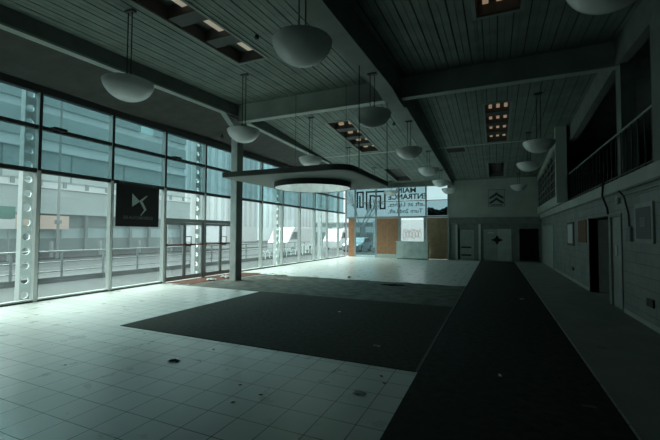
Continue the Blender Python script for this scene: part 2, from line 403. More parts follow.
# ------------------------------------------------------------------ left window wall
ZT1, ZT2, ZH = 3.12, 4.17, 5.0
ys = [5.15+1.85*k for k in range(-1, 11)]
ys = [y for y in ys if y < 24.2] + [24.85]
struct('wall_left_blocker', MB().box(XW-.1, XW+.1, YB, ys[0]-.04, 0, ZH+.2), 'wallp')  # out-of-view stretch made solid, added to keep window light off the foreground floor
wn = 0
DOOR0, DOOR1 = 8.85, 12.55
for i, (a, b) in enumerate(zip(ys, ys[1:])):
    wn += 1
    w = setting('window_%d' % wn, (XW, a, 0))
    door = DOOR0-.1 < a < DOOR1-.1
    mb = MB()
    lo = 0.0
    mb.box(XW-.08, XW+.07, a-.04, a+.04, 0 if not (door and a > 9) else 2.14, ZH)                 # mullion
    if not door: mb.box(XW-.06, XW+.04, a+.04, b-.04, 0, .07)
    struct('mullion', mb, 'alu', w)
    mb = MB().box(XW-.06, XW+.06, a+.04, b-.04, ZT1-.05, ZT1+.05).box(XW-.06, XW+.06, a+.04, b-.04, ZT2-.045, ZT2+.045)
    mb.box(XW-.08, XW+.08, a, b, ZH, ZH+.2)
    mb.box(XW+.0701, XW+.085, a-.03, a+.03, ZT1, ZH).box(XW-.03, XW+.072, a+.0401, a+.05, .07 if not door else 2.14, ZT1-.05)  # upper strip paints shade on the mullion; lower one is a dark joint line
    if not door: mb.box(XW+.04, XW+.055, a+.04, b-.04, 0, .03)
    struct('transom', mb, 'alu_dark', w)
    z0 = 2.14 if door else .07
    for z0, z1, m in ((z0, ZT1-.05, 'glass'), (ZT1+.05, ZT2-.045, 'film'), (ZT2+.045, ZH, 'film')):
        struct('pane', MB().box(XW-.062, XW-.054, a+.04, b-.04, z0, z1), m, w)
struct('trim_7', MB().box(XW-.08, XW+.06, DOOR0+.04, DOOR1-.04, 2.02, 2.14).box(XW-.06, XW+.06, (DOOR0+DOOR1)/2-.05, (DOOR0+DOOR1)/2+.05, 0, 2.02)
       .box(XW-.06, XW+.06, DOOR0+.04, DOOR0+.08, 0, 2.02).box(XW-.06, XW+.06, DOOR1-.08, DOOR1-.04, 0, 2.02), 'door_frame')
dn = 0
lv = [DOOR0+.085, 9.76, 10.645, 10.755, 11.63, DOOR1-.085]
for k, (a, b, hs) in enumerate(((lv[0], lv[1]-.005, 1), (lv[1]+.005, lv[2], 0), (lv[3], lv[4]-.005, 1), (lv[4]+.005, lv[5], 0))):
    dn += 1
    d = setting('door_%d' % dn, (XW, a, 0))
    fw = .06
    struct('door_frame', MB().box(XW-.025, XW+.025, a, a+fw, .02, 2.01).box(XW-.025, XW+.025, b-fw, b, .02, 2.01).box(XW-.025, XW+.025, a+fw, b-fw, .02, .17).box(XW-.025, XW+.025, a+fw, b-fw, 1.93, 2.01), 'door_frame', d)
    struct('pane', MB().box(XW-.005, XW+.003, a+fw, b-fw, .17, 1.93), 'farclear', d)
    struct('push_bar', MB().box(XW+.06, XW+.10, a+.02, b-.02, 1.21, 1.265).box(XW+.025, XW+.06, a+.02, a+.06, 1.2, 1.28).box(XW+.025, XW+.06, b-.06, b-.02, 1.2, 1.28), 'push', d)
    if hs == 0:
        y = a+.06
        struct('handle', MB().path([(XW+.025, y, 1.2), (XW+.12, y, 1.2), (XW+.12, y+.14, 1.2), (XW+.12, y+.14, 1.52), (XW+.12, y, 1.52), (XW+.025, y, 1.52)], .014), 'black', d)
# small sensor brackets on the upper transom
for y, lab in ((5.36, 'small dark sensor box on the upper window transom at the far left'), (9.05, 'small dark sensor box on the window transom above the entrance doors')):
    tag(MB().box(XW+.06, XW+.24, y, y+.3, ZT2-.01, ZT2+.05).box(XW+.06, XW+.09, y+.1, y+.2, ZT2-.06, ZT2-.01).build('sensor_box', 'black', origin=(XW, y, ZT2)), lab, 'sensor')

# ------------------------------------------------------------------ far wall
# glazed part
FX = [-9.94, -9.22, -7.66, -6.03, -4.2, -2.78]
for i, (a, b) in enumerate(zip(FX, FX[1:])):
    wn += 1
    w = setting('window_%d' % wn, (a, YF, 0))
    mb = MB().box(a-.045, a+.045, YF-.05, YF+.06, 0, 4.86).box(a+.045, b-.045, YF-.05, YF+.06, 2.74, 2.86).box(a+.045, b-.045, YF-.05, YF+.06, 3.87, 3.92)
    if i == 3: mb.box(a+.045, a+.14, YF-.05, YF+.06, 0, 2.74).box(b-.16, b-.045, YF-.05, YF+.06, 0, 2.74)
    if i == 4: mb.box(b-.045, b+.045, YF-.05, YF+.06, 0, 4.86)
    struct('frame', mb, 'alu_mid', w)
    for z0, z1, m in ((2.86, 3.86, 'clear'), (3.93, 4.86, 'clear' if i < 4 else 'farpale')):
        struct('pane', MB().box(a+.045, b-.045, YF, YF+.008, z0, z1), m, w)
    if i in (1, 3):
        x0, x1 = (a+.045, b-.045) if i == 1 else (a+.14, b-.16)
        struct('pane', MB().box(x0, x1, YF, YF+.008, .0, 2.74), 'clear' if i == 1 else 'farclear', w)
def board(x0, x1, z0, z1, m, label, y=YF-.04):
    return tag(MB().box(x0, x1, y, y+.03, z0, z1).build('plywood_board', m, origin=((x0+x1)/2, y, z0)), label, 'board', 'boarded window panels')
board(-9.72, -9.27, .01, 2.74, 'ply', 'narrow brown board blocking the corner window bay')
board(-7.60, -6.85, .26, 2.73, 'ply', 'left of two brown boards beside the white counter')
board(-6.84, -6.08, .26, 2.73, 'ply', 'right of two brown boards beside the white counter')
board(-4.14, -2.83, .01, 2.73, 'ply2', 'olive brown board right of the bright far window')
struct('trim_8', MB().box(-7.61, -6.08, YF-.06, YF-.01, 0, .25), 'kick')
# white counter
t = thing('reception_counter', 'white box counter standing below the bright far window', 'counter', (-5.0, 24.4, 0))
MB().box(-6.02, -3.98, 24.2, 24.7, .06, 1.12).build('body', 'counter', t)
MB().box(-6.06, -3.94, 24.16, 24.74, 1.12, 1.17).build('worktop', 'counter', t)
MB().box(-5.98, -4.02, 24.24, 24.68, 0, .06).build('plinth', 'wall_low', t)
# solid right part: upper wall, ledge and recessed lower wall with doors
struct('wall_far', MB().box(-2.73, 6.7, YF, YF+.3, 2.72, 5.7), 'wallp')
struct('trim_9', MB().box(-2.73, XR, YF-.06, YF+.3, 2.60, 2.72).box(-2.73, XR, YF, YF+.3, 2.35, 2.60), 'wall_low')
YL = YF+.3
mb = MB()
holes = [(-2.22, -1.22), (-.72, .92), (1.33, 2.38)]
xs = [-2.73] + [v for h in holes for v in h] + [2.6]
for k in range(0, len(xs), 2): mb.box(xs[k], xs[k+1], YL, YL+.15, 0, 2.4)
for a, b in holes: mb.box(a, b, YL, YL+.15, 2.0, 2.4)
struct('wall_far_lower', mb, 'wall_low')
struct('wall_far_end', MB().box(-2.735, -2.72, YF, YL+.15, 0, 2.6).box(-2.73, -2.34, YL-.02, YL, 0, 2.35), 'doorgrey')
struct('trim_10', MB().box(-2.37, -2.24, YL-.1, YL, 0, 2.3), 'post_white')
struct('trim_11', MB().box(-.98, -.85, YL-.1, YL, 0, 2.3), 'post_white')
# panel door with two dark louvre slots
dn += 1; d = setting('door_%d' % dn, (-1.7, YL, 0))
struct('door_leaf', MB().box(-2.1, -1.24, YL+.04, YL+.09, .01, 1.96).box(-1.42, -1.38, YL+.03, YL+.04, .05, 1.92), 'doorgrey', d)
struct('louvre', MB().box(-2.03, -1.42, YL+.02, YL+.04, .76, .86), 'black', d)
struct('louvre', MB().box(-2.03, -1.42, YL+.02, YL+.04, .26, .36), 'black', d)
# pair of white doors with a dark diamond plate where they meet
for a, b, m in ((-.70, .085, 'doorgrey'), (.095, .90, 'doorwhite')):
    dn += 1; d = setting('door_%d' % dn, (a, YL, 0))
    struct('door_leaf', MB().box(a, b, YL+.03, YL+.08, .01, 1.99), m, d)
    for z0, z1 in ((.15, .95), (1.15, 1.85)):
        struct('door_panel', MB().box(a+.14, b-.14, YL+.022, YL+.03, z0, z1), m, d)
mb = MB(); y = YL+.005
mb.prism([(-.36, 1.3), (-.12, 1.40), (0, 1.62), (.12, 1.40), (.36, 1.3), (.12, 1.20), (0, .98), (-.12, 1.20)], lambda p: (.09+p[0], y, p[1]), lambda p: (.09+p[0], y+.02, p[1]))
tag(mb.build('door_plate', 'black', origin=(.09, y, 1.3)), 'dark four pointed plate across the joint of the white double doors', 'door plate')
tag(MB().box(-.45, -.1, y, y+.017, 1.72, 1.77).build('door_sign', 'paper', origin=(-.3, y, 1.72)), 'small pale strip sign on the left white far door', 'sign')
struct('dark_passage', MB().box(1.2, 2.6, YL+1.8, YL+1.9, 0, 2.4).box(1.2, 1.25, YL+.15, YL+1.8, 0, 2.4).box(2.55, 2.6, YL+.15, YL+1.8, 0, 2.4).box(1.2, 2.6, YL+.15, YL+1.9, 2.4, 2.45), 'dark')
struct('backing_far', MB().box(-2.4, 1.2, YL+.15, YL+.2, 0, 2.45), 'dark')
# chevron sign
t = thing('wall_sign', 'square grey sign with two dark chevrons high on the far wall', 'sign', (.08, YF-.05, 3.4))
MB().box(-.36, .52, YF-.05, YF, 3.40, 4.40).build('board', 'sign_board', t)
mb = MB()
for z in (3.62, 3.93):
    for side in (1, -1):
        pl = [(0, z+.33), (side*.17, z+.17), (side*.40, z+.03), (side*.40, z-.11), (side*.16, z+.02), (0, z+.15)]
        mb.prism(pl, lambda p: (.08+p[0], YF-.075, p[1]), lambda p: (.08+p[0], YF-.05, p[1]))
mb.build('chevron_emblem', 'sign_dark', t)
MB().box(-.24, .40, YF-.06, YF-.05, 3.44, 3.50).build('caption_strip', 'sign_dark', t)
MB().box(-.40, -.36, YF-.06, YF, 3.36, 4.44).box(.52, .56, YF-.06, YF, 3.36, 4.44).box(-.36, .52, YF-.06, YF, 4.40, 4.44).box(-.36, .52, YF-.06, YF, 3.36, 3.40).build('frame', 'beam', t)

# lettering on the far glazing, set to be read from outside
def text_curve(name, body, size, loc, rot, m, parent=None, ext=.004, off=0.0, align='CENTER', sx=1.0):
    cu = bpy.data.curves.new(name, 'FONT'); cu.body = body; cu.size = size; cu.extrude = ext; cu.offset = off; cu.align_x = align
    o = bpy.data.objects.new(name, cu); C.objects.link(o); cu.materials.append(M[m])
    o.rotation_euler = rot; o.scale = (sx, 1, 1)
    o.location = (Vector(loc)-Vector(parent['_w'])) if parent is not None else loc
    if parent is not None: o.parent = parent
    return o
def text(*a, **k):
    o = text_curve(*a, **k); bpy.context.view_layer.update()
    me = bpy.data.meshes.new_from_object(o.evaluated_get(bpy.context.evaluated_depsgraph_get()))
    n = bpy.data.objects.new(o.name, me); C.objects.link(n)
    n.parent = o.parent; n.rotation_euler = o.rotation_euler; n.scale = o.scale; n.location = o.location
    nm = a[0]; cu = o.data; bpy.data.objects.remove(o); bpy.data.curves.remove(cu); n.name = nm
    return n
RO = (PI/2, 0, PI)
YT = YF-.012
def line(body, size, x, z, width, label, off):
    # x is the middle of the line; the words run towards -X because they face outwards
    t = thing('window_lettering', label, 'lettering', (x, YT, z), 'lettering on the far window')
    ws = [text('word', wd, size, (x, YT, z), RO, 'vinyl', t, off=off, align='LEFT') for wd in body.split(' ')]
    dims = []
    for o in ws:
        xs_ = [v.co.x for v in o.data.vertices]; dims.append((min(xs_), max(xs_)))
    total = sum(d[1] for d in dims)+.3*size*(len(ws)-1); k = width/total; cur = width/2
    for o, d in zip(ws, dims):
        o.scale = (k, 1, 1); o.location = (cur, 0, 0); cur -= (d[1]+.3*size)*k
line('MAIN', .46, -5.52, 4.47, 1.36, 'black MAIN lettering reversed on the far window, top line', .012)
line('ENTRANCE', .50, -5.45, 4.03, 2.66, 'black ENTRANCE lettering reversed on the far window, line below MAIN', .012)
line('Left at Lights,', .40, -5.47, 3.54, 2.62, 'smaller dark Left at Lights lettering reversed on the far window', .002)
line('Turn 2nd Left,', .40, -5.60, 3.08, 2.35, 'smaller dark Turn 2nd Left lettering, bottom line on the far window', .002)
# angular spiral emblem left of the lettering
mb = MB(); fn = lambda p, t: (p[0], t, p[1]); w = .115
def stroke(pts):
    for a, b in zip(pts, pts[1:]):
        dx, dy = b[0]-a[0], b[1]-a[1]; l = math.hypot(dx, dy); ex, ey = dx/l*w/2, dy/l*w/2
        mb.bar((a[0]-ex, a[1]-ey), (b[0]+ex, b[1]+ey), w, fn, YT-.006, YT+.004)
stroke([(-9.05, 3.55), (-9.05, 4.62), (-8.62, 4.62), (-8.62, 3.55), (-8.86, 3.55), (-8.86, 4.3)])
stroke([(-8.36, 3.42), (-8.36, 4.62), (-7.02, 4.62), (-7.02, 3.42), (-7.34, 3.42), (-7.34, 4.3), (-7.75, 4.3)])
stroke([(-8.08, 3.5), (-8.08, 4.34), (-7.85, 4.34)])
tag(mb.build('window_emblem', 'vinyl', origin=(-8, YT, 3.5)), 'black angular maze-like emblem on the far window left of the lettering', 'emblem')
# crumpled dark sheet behind the right pane
mb = MB(); n = 26
rows = []
for j in range(7):
    rows.append([mb.bm.verts.new((-4.12+1.28*i/n, YF+.03+.03*math.sin(i*1.3+j*1.7)+.012, 2.88+(.46+.09*math.sin(i*.28+.6)+.02*math.sin(i*1.1))*j/6)) for i in range(n+1)])
for j in range(6):
    for i in range(n): mb.bm.faces.new((rows[j][i], rows[j][i+1], rows[j+1][i+1], rows[j+1][i]))
o = tag(mb.build('tarpaulin', 'tarp', origin=(-3.5, YF+.05, 2.88), smooth=True), 'crumpled dark sheet bunched in the upper right far pane', 'sheet')
sm = o.modifiers.new('solid', 'SOLIDIFY'); sm.thickness = .006

# ------------------------------------------------------------------ right wall and gallery
mb = MB()
segs = [(YB, 9.84), (10.70, 10.92), (12.92, 20.3), (24.4, YL)]
for a, b in segs: mb.box(XR, XR+.2, a, b, 0, 2.58)
for a, b in ((9.84, 10.70), (10.92, 12.92), (20.3, 24.4)): mb.box(XR, XR+.2, a, b, 2.12, 2.58)
struct('wall_right', mb, 'block')
struct('baseboard_right', MB().box(XR-.015, XR, YB, 9.80, 0, .1).box(XR-.015, XR, 12.98, 20.0, 0, .1), 'wallp')
struct('trim_12', MB().box(XR-.08, XR+.3, YB, YF, 2.58, 2.86), 'wallp')
struct('trim_13', MB().box(XR-.10, XR-.08, YB, YF, 2.56, 2.60), 'wall_low')
g = struct('gallery_floor', MB().box(XR+.3, 6.7, YB, YF, 2.6, 2.84), 'gallery')
struct('wall_gallery', MB().box(6.5, 6.7, YB, YF, 2.84, 6.6), 'gallery')
struct('gallery_lining', MB().slope(2.85, 6.7, YB, YR, lambda y: zc(y)+.02, lambda y: zc(y)+.08).slope(2.85, 6.7, YR, YF, lambda y: zc(y)+.02, lambda y: zc(y)+.08), 'gallery')
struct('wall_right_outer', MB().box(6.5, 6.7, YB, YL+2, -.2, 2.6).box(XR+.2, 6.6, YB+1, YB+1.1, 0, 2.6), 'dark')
# dark open doorway
dn += 1; d = setting('door_%d' % dn, (XR, 11.9, 0))
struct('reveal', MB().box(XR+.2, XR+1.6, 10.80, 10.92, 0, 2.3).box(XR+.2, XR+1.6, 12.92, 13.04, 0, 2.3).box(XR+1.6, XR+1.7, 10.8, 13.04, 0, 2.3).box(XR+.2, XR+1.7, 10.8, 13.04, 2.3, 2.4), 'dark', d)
struct('door_leaf', MB().hexa([(XR+.2,12.88,.01),(XR+.25,12.92,.01),(XR+1.1,12.3,.01),(XR+1.05,12.26,.01),(XR+.2,12.88,2.08),(XR+.25,12.92,2.08),(XR+1.1,12.3,2.08),(XR+1.05,12.26,2.08)]), 'gallery', d)
struct('handle', MB().path([(XR+.93, 12.3, 1.02), (XR+.9, 12.24, 1.02), (XR+.9, 12.24, 1.25), (XR+.93, 12.3, 1.25)], .015), 'steel', d)
struct('frame', MB().box(XR-.02, XR+.2, 12.92, 12.99, 0, 2.15), 'doorgrey', d)
# pale door leaf nearer the camera
dn += 1; d = setting('door_%d' % dn, (XR, 10.2, 0))
struct('door_leaf', MB().box(XR+.02, XR+.07, 9.90, 10.66, .01, 2.06), 'doorgrey', d)
struct('frame', MB().box(XR-.02, XR+.2, 9.84, 9.90, 0, 2.12).box(XR-.02, XR+.2, 10.66, 10.70, 0, 2.12).box(XR-.02, XR+.2, 9.9, 10.66, 2.07, 2.12), 'gallery', d)
struct('lock_plate', MB().box(XR+.0, XR+.02, 10.28, 10.40, 1.18, 1.42), 'paper', d)
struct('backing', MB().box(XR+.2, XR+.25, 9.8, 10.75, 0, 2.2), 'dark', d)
# pale double leaf at the far end of the right wall
dn += 1; d = setting('door_%d' % dn, (XR, 22.3, 0))
struct('door_leaf', MB().box(XR-.01, XR+.05, 20.4, 22.34, .01, 2.1).box(XR-.01, XR+.05, 22.36, 24.36, .01, 2.1), 'doorwhite', d)
struct('frame', MB().box(XR-.04, XR+.2, 20.15, 20.38, 0, 2.14).box(XR-.02, XR+.2, 24.36, 24.45, 0, 2.14), 'post_white', d)
# gallery piers and glazed screen
struct('trim_14', MB().box(2.12, 2.48, 16.2, 16.42, 2.9, zc(16.3)).box(2.12, 2.48, 16.2, 16.42, 2.86, 2.9), 'post_white')
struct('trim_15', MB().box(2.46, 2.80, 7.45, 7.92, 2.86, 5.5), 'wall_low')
wn += 1; w = setting('window_%d' % wn, (2.4, 16.5, 3))
mb = MB().box(2.30, 2.44, 16.42, YF, 2.86, 3.25).slope(2.30, 2.44, 16.42, YF, lambda y: zc(y)-.35, lambda y: zc(y))
struct('frame', mb, 'wallp', w)
mb = MB()
for k in range(9):
    y = 16.42+k*(YF-.04-16.42)/8; mb.slope(2.35, 2.40, y, y+.05, lambda y: 3.25, lambda y: zc(y)-.35)
for k in range(1, 5):
    mb.slope(2.352, 2.398, 16.42, YF, lambda y, k=k: 3.25+(zc(y)-.35-3.25)*k/5-.02, lambda y, k=k: 3.25+(zc(y)-.35-3.25)*k/5+.02)
struct('glazing_bar', mb, 'wall_low', w)
struct('pane', MB().slope(2.385, 2.392, 16.42, YF, lambda y: 3.25, lambda y: zc(y)-.35), 'darkglass', w)
# balustrade
t = thing('gallery_railing', 'metal gallery railing with thin uprights above the right wall', 'railing', (2.55, 12, 2.86))
MB().tube((2.55, 7.92, 3.93), (2.55, 16.2, 3.93), .028, 10).build('handrail', 'rail', t)
MB().box(2.53, 2.57, 7.92, 16.2, 2.95, 2.98).build('bottom_rail', 'bars', t)
y = 8.2
while y < 16.1:
    MB().box(2.54, 2.56, y-.012, y+.012, 2.86, 3.91).build('baluster', 'bars', t); y += .36
# fittings on the right wall
t = thing('framed_notice', 'large dark framed notice on the right wall nearest the camera', 'notice', (XR, 8.5, 1.45))
MB().box(XR-.03, XR, 8.05, 8.97, 1.50, 2.24).build('frame', 'doorgrey', t)
MB().box(XR-.035, XR-.03, 8.14, 8.88, 1.58, 2.16).build('panel', 'sign_dark', t)
MB().box(XR-.038, XR-.035, 8.36, 8.66, 1.80, 1.98).build('caption', 'wall_low', t)
t = thing('framed_notice', 'narrow white notice in a dark frame beside a brown notice', 'notice', (XR, 15.8, 1.2))
MB().box(XR-.025, XR, 15.15, 16.42, 1.26, 2.10).build('frame', 'sign_dark', t)
MB().box(XR-.03, XR-.025, 15.35, 16.28, 1.34, 2.03).build('sheet', 'paper', t)
t = thing('framed_notice', 'brown notice board panel on the right wall left of the dark doorway', 'notice', (XR, 13.8, 1.4))
MB().box(XR-.022, XR, 13.25, 14.4, 1.45, 2.1).build('panel', 'notice_brown', t)
MB().box(XR-.026, XR, 13.2, 14.45, 1.41, 1.45).build('frame', 'notice_brown', t)
mb = MB().path([(XR-.1, 10.86, 2.95), (XR-.115, 10.88, 2.6), (XR-.03, 10.86, 2.3), (XR-.025, 10.83, 2.15)], .022)
tag(mb.build('cable', 'cable', origin=(XR, 10.86, 2.1)), 'black cable hanging from the ledge above the pale door', 'cable')
mb = MB().path([(XR-.12, 9.55, 2.58), (XR-.075, 9.4, 2.45), (XR-.025, 9.33, 2.1), (XR-.025, 9.3, 1.9), (XR-.025, 9.3, 1.822)], .016)
tag(mb.build('cable', 'cable', origin=(XR, 9.3, 1.5)), 'dark flex running down the right wall beside the large framed notice', 'cable')
tag(MB().box(XR-.05, XR, 9.18, 9.42, 1.52, 1.82).build('switch_box', 'gallery', origin=(XR, 9.3, 1.52), bevel=.008), 'dark switch box at the end of the flex on the right wall', 'switch box')
t = thing('alarm_box', 'small pale box on the wall above the pale right door', 'box', (XR, 10, 2.3))
MB().box(XR-.06, XR, 9.9, 10.1, 2.33, 2.5).build('body', 'doorwhite', t, bevel=.01)
MB().box(XR-.065, XR-.06, 9.94, 10.06, 2.37, 2.46).build('cover', 'doorgrey', t)
tag(MB().box(XR-.03, XR, 8.15, 8.45, .38, .52).build('wall_socket', 'black', origin=(XR, 8.3, .4), bevel=.006), 'dark double socket low on the right wall below the framed notice', 'socket')
tag(MB().box(XR-.03, XR, 15.3, 15.6, .40, .52).build('wall_socket', 'black', origin=(XR, 15.4, .4), bevel=.006), 'dark socket low on the right wall below the white notice', 'socket')
tag(MB().tube((XR-.03, YB, 2.48), (XR-.03, 9.9, 2.48), .018).build('conduit', 'doorgrey', origin=(XR, 5, 2.48)), 'thin pale conduit running under the gallery ledge', 'conduit')
# wall behind the camera
struct('wall_back', MB().box(-10.2, 6.7, YB-.2, YB, 0, 6.6), 'wallp')
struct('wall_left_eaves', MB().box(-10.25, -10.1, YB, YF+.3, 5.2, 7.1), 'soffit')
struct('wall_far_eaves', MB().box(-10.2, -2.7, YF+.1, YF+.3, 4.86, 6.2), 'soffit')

# ------------------------------------------------------------------ pendant bowl lamps
RL, DL = .45, .34
def lamp_proto():
    t = thing('pendant_lamp', 'x', 'lamp', (0, 0, 0), 'white bowl pendant lamps')
    prof = [(1e-6, -DL)] + [(RL*math.sin(a)/math.sin(1.44), -DL*(math.cos(a)-math.cos(1.44))/(1-math.cos(1.44))) for a in [1.44*i/14 for i in range(1, 15)]]
    prof += [(RL-.012, .012), (RL-.03, 0), (RL-.05, -.02), (1e-6, -.02)]
    MB().lathe(0, 0, prof, 48).build('bowl', 'bowl', t, smooth=True)
    MB().box(-.08, .08, -.03, .03, -.02, .03).build('bracket', 'rod', t)
    return t
lp = lamp_proto()
def hang(x, y, ztop, label, first=[True]):
    z = 4.50
    if first[0]: r = lp; first[0] = False
    else:
        r = lp.copy(); C.objects.link(r)
        for ch in lp_parts:
            c = ch.copy(); C.objects.link(c); c.parent = r
    r.location = (x, y, z); r['label'] = label; r['_w'] = [x, y, z]
    for s in (-1, 1):
        MB().tube((x+s*.055, y, z), (x+s*.055, y, ztop-.02), .011, 6).build('rod', 'rod', r)
    MB().box(x-.11, x+.11, y-.05, y+.05, ztop-.035, ztop).build('ceiling_plate', 'rod', r)
lp_parts = list(lp.children)
rowname = ['nearest the camera', 'second from the camera', 'third from the camera', 'fourth from the camera', 'fifth from the camera', 'farthest from the camera']
LY = [4.75, 8.28, 12.35, 16.3, 20.3, 24.1]
for i, y in enumerate(LY):
    hang(-6.36, y, zc(y), 'white bowl pendant lamp in the row along the windows, %s' % rowname[i])
for i, y in enumerate(LY):
    hang(-2.60 if y < 5 else -2.63, y, zmid(y), 'white bowl pendant lamp hanging from the central beam, %s' % rowname[i])
for y, n in ((4.9, 'nearest the camera'), (12.9, 'second from the camera'), (16.6, 'third from the camera'), (23.9, 'in front of the far wall')):
    hang(1.2 if y < 6 else 1.25, y, zc(y), 'white bowl pendant lamp in the row near the gallery, %s' % n)

# ------------------------------------------------------------------ recessed ceiling light boxes
def fixture(f, label, lit, cols, rows, dm=.26):
    x0, x1, y0, y1 = f; ym = (y0+y1)/2; e = .012
    t = thing('ceiling_light_box', label, 'ceiling light', ((x0+x1)/2, ym, zc(ym)), 'recessed ceiling light boxes')
    up = lambda d: (lambda y: zc(y)+d)
    mb = MB()
    mb.slope(x0+e, x0+.03, y0+e, y1-e, up(0), up(dm)).slope(x1-.03, x1-e, y0+e, y1-e, up(0), up(dm))
    mb.slope(x0+.03, x1-.03, y0+e, y0+.04, up(0), up(dm)).slope(x0+.03, x1-.03, y1-.04, y1-e, up(0), up(dm))
    mb.slope(x0+e, x1-e, y0+e, y1-e, up(dm), up(dm+.02))
    mb.build('housing', 'housing', t)
    mb = MB()
    mb.slope(x0-.06, x0+e, y0-.06, y1+.06, up(-.02), up(-.001)).slope(x1-e, x1+.06, y0-.06, y1+.06, up(-.02), up(-.001))
    mb.slope(x0+e, x1-e, y0-.06, y0+e, up(-.02), up(-.001)).slope(x0+e, x1-e, y1-e, y1+.06, up(-.02), up(-.001))
    mb.build('trim_frame', 'housing_trim', t)
    p = (y1-y0)/rows
    for k in range(1, rows):
        MB().slope(x0+.03, x1-.03, y0+k*p-p*.17, y0+k*p+p*.17, up(.02), up(dm-.001)).build('baffle', 'housing', t)
    for k in range(rows):
        for c in range(cols):
            w_ = (x1-x0-.06)/cols; xa = x0+.03+c*w_
            pad = .5 if cols == 1 else .4
            ya, yb = y0+k*p+p*.18, y0+(k+1)*p-p*.17
            if cols > 1: ya = yb-p*.13
            MB().slope(xa+w_*pad, xa+w_*(1-pad*.4), ya, yb, up(dm-.09), up(dm-.002)).build('lamp_tube' if cols == 1 else 'spot_lamp', lit, t)
fixture(FIX[0], 'long recessed light box with warm tubes lit, nearest over the window side', 'tube', 1, 4)
fixture(FIX[1], 'recessed light box with dim warm spots behind the cross beam, window side', 'tube_dim', 2, 4)
fixture(FIX[2], 'unlit recessed light box near the far window lettering', 'tube_off', 1, 1)
fixture(FIX[3], 'recessed light box over the aisle at the top edge, nearest the camera', 'tube_dim', 3, 5)
fixture(FIX[4], 'recessed light box over the aisle with rows of orange spots', 'tube_dim', 3, 4)
fixture(FIX[5], 'unlit recessed light box over the aisle above the chevron sign', 'tube_off', 1, 1)
t = thing('ceiling_vent', 'flat dark ceiling vent beside the central beam', 'vent', (-1.66, 18.0, zc(18)))
MB().slope(-2.12, -1.2, 17.75, 18.5, lambda y: zc(y)-.03, lambda y: zc(y)-.001).build('frame', 'housing_trim', t)
mb = MB()
for k in range(6): mb.slope(-2.06, -1.26, 17.80+k*.11, 17.87+k*.11, lambda y: zc(y)-.04, lambda y: zc(y)-.03)
mb.build('slats', 'black', t)
tag(MB().lathe(-3.55, 13.9, [(1e-6, zc(13.9)-.12), (.05, zc(13.9)-.1), (.06, zc(13.9)-.03), (.03, zc(13.9)), (1e-6, zc(13.9))], 16).build('smoke_detector', 'housing', origin=(-3.55, 13.9, zc(13.9)), smooth=True), 'small dark detector on the ceiling boards near the central beam', 'detector')
tag(MB().lathe(-4.75, 6.6, [(1e-6, zc(6.6)-.1), (.04, zc(6.6)-.09), (.05, zc(6.6)-.03), (.03, zc(6.6)), (1e-6, zc(6.6))], 16).build('smoke_detector', 'housing', origin=(-4.75, 6.6, zc(6.6)), smooth=True), 'small dark detector beside the lit ceiling light box', 'detector')

# ------------------------------------------------------------------ suspended canopy with round disc
t = thing('suspended_canopy', 'flat grey suspended canopy with rounded corners and a round disc below', 'canopy', (-4.32, 8.65, 2.97))
x0, x1, y0, y1, r = -5.98, -2.72, 6.95, 10.42, .42
pts = []
for cx, cy, a0 in ((x1-r, y0+r, -90), (x1-r, y1-r, 0), (x0+.06, y1-.06, 90), (x0+.06, y0+.06, 180)):
    rr = r if cx > -5 else .06
    for k in range(9):
        a = math.radians(a0+90*k/8); pts.append((cx+rr*math.cos(a), cy+rr*math.sin(a)))
MB().prism(pts, lambda p: (p[0], p[1], 2.985), lambda p: (p[0], p[1], 3.10)).build('slab', 'canopy', t)
q = [(-4.35+(p[0]+4.35)*.985, 8.68+(p[1]-8.68)*.985) for p in pts]
MB().prism(q, lambda p: (p[0], p[1], 2.975), lambda p: (p[0], p[1], 2.985)).build('soffit_panel', 'canopy_under', t)
cx, cy, R = -4.42, 8.72, 1.02
MB().lathe(cx, cy, [(R-.03, 2.975), (R, 2.975), (R, 2.84), (R-.03, 2.84), (R-.03, 2.975)], 72).build('disc_rim', 'disc_rim', t)
MB().lathe(cx, cy, [(1e-6, 2.97), (R-.03, 2.97), (R-.03, 2.845), (1e-6, 2.845)], 72).build('disc', 'disc', t)
for x, y in ((-2.76, 7.72), (-2.80, 10.2)):
    MB().tube((x, y, 3.1), (x, y, zmid(y)), .012, 6).build('cable', 'cable', t)
for x, y in ((-4.1, 10.3), (-5.85, 10.3)):
    MB().tube((x, y, 3.1), (x, y, zc(y)), .006, 6).build('cable', 'cable', t)

# ------------------------------------------------------------------ black hanging sign in the window
t = thing('hanging_sign', 'square black sign with a grey winged emblem hanging in the left window', 'sign', (-9.9, 7.8, 1.83))
MB().box(-9.915, -9.885, 7.10, 8.56, 1.83, 3.06).build('board', 'sign_black', t)
mb = MB(); fnx = lambda p, t_: (t_, p[0], p[1])
def shape(pl, m='sign_logo'): mb.prism(pl, lambda p: (-9.885, *p), lambda p: (-9.879, *p))
shape([(7.60, 2.82), (7.86, 2.60), (7.60, 2.42)])
shape([(7.84, 2.62), (7.90, 2.57), (8.12, 2.78), (8.10, 2.80)])
shape([(7.85, 2.60), (7.95, 2.60), (8.10, 2.36), (8.03, 2.33)])
shape([(8.03, 2.37), (8.10, 2.37), (7.90, 2.16), (7.89, 2.17)])
mb.build('emblem', 'sign_logo', t)
text('lettering', 'DS AUTOMOBILES', .125, (-9.882, 7.83, 2.06), (PI/2, 0, PI/2), 'sign_text', t, ext=.002, off=.002)
MB().tube((-9.9, 7.3, 3.06), (-9.9, 7.3, 3.12), .006, 6).tube((-9.9, 8.36, 3.06), (-9.9, 8.36, 3.12), .006, 6).box(-9.94, -9.89, 7.2, 8.46, 3.12, 3.14).build('hanger', 'steel', t)

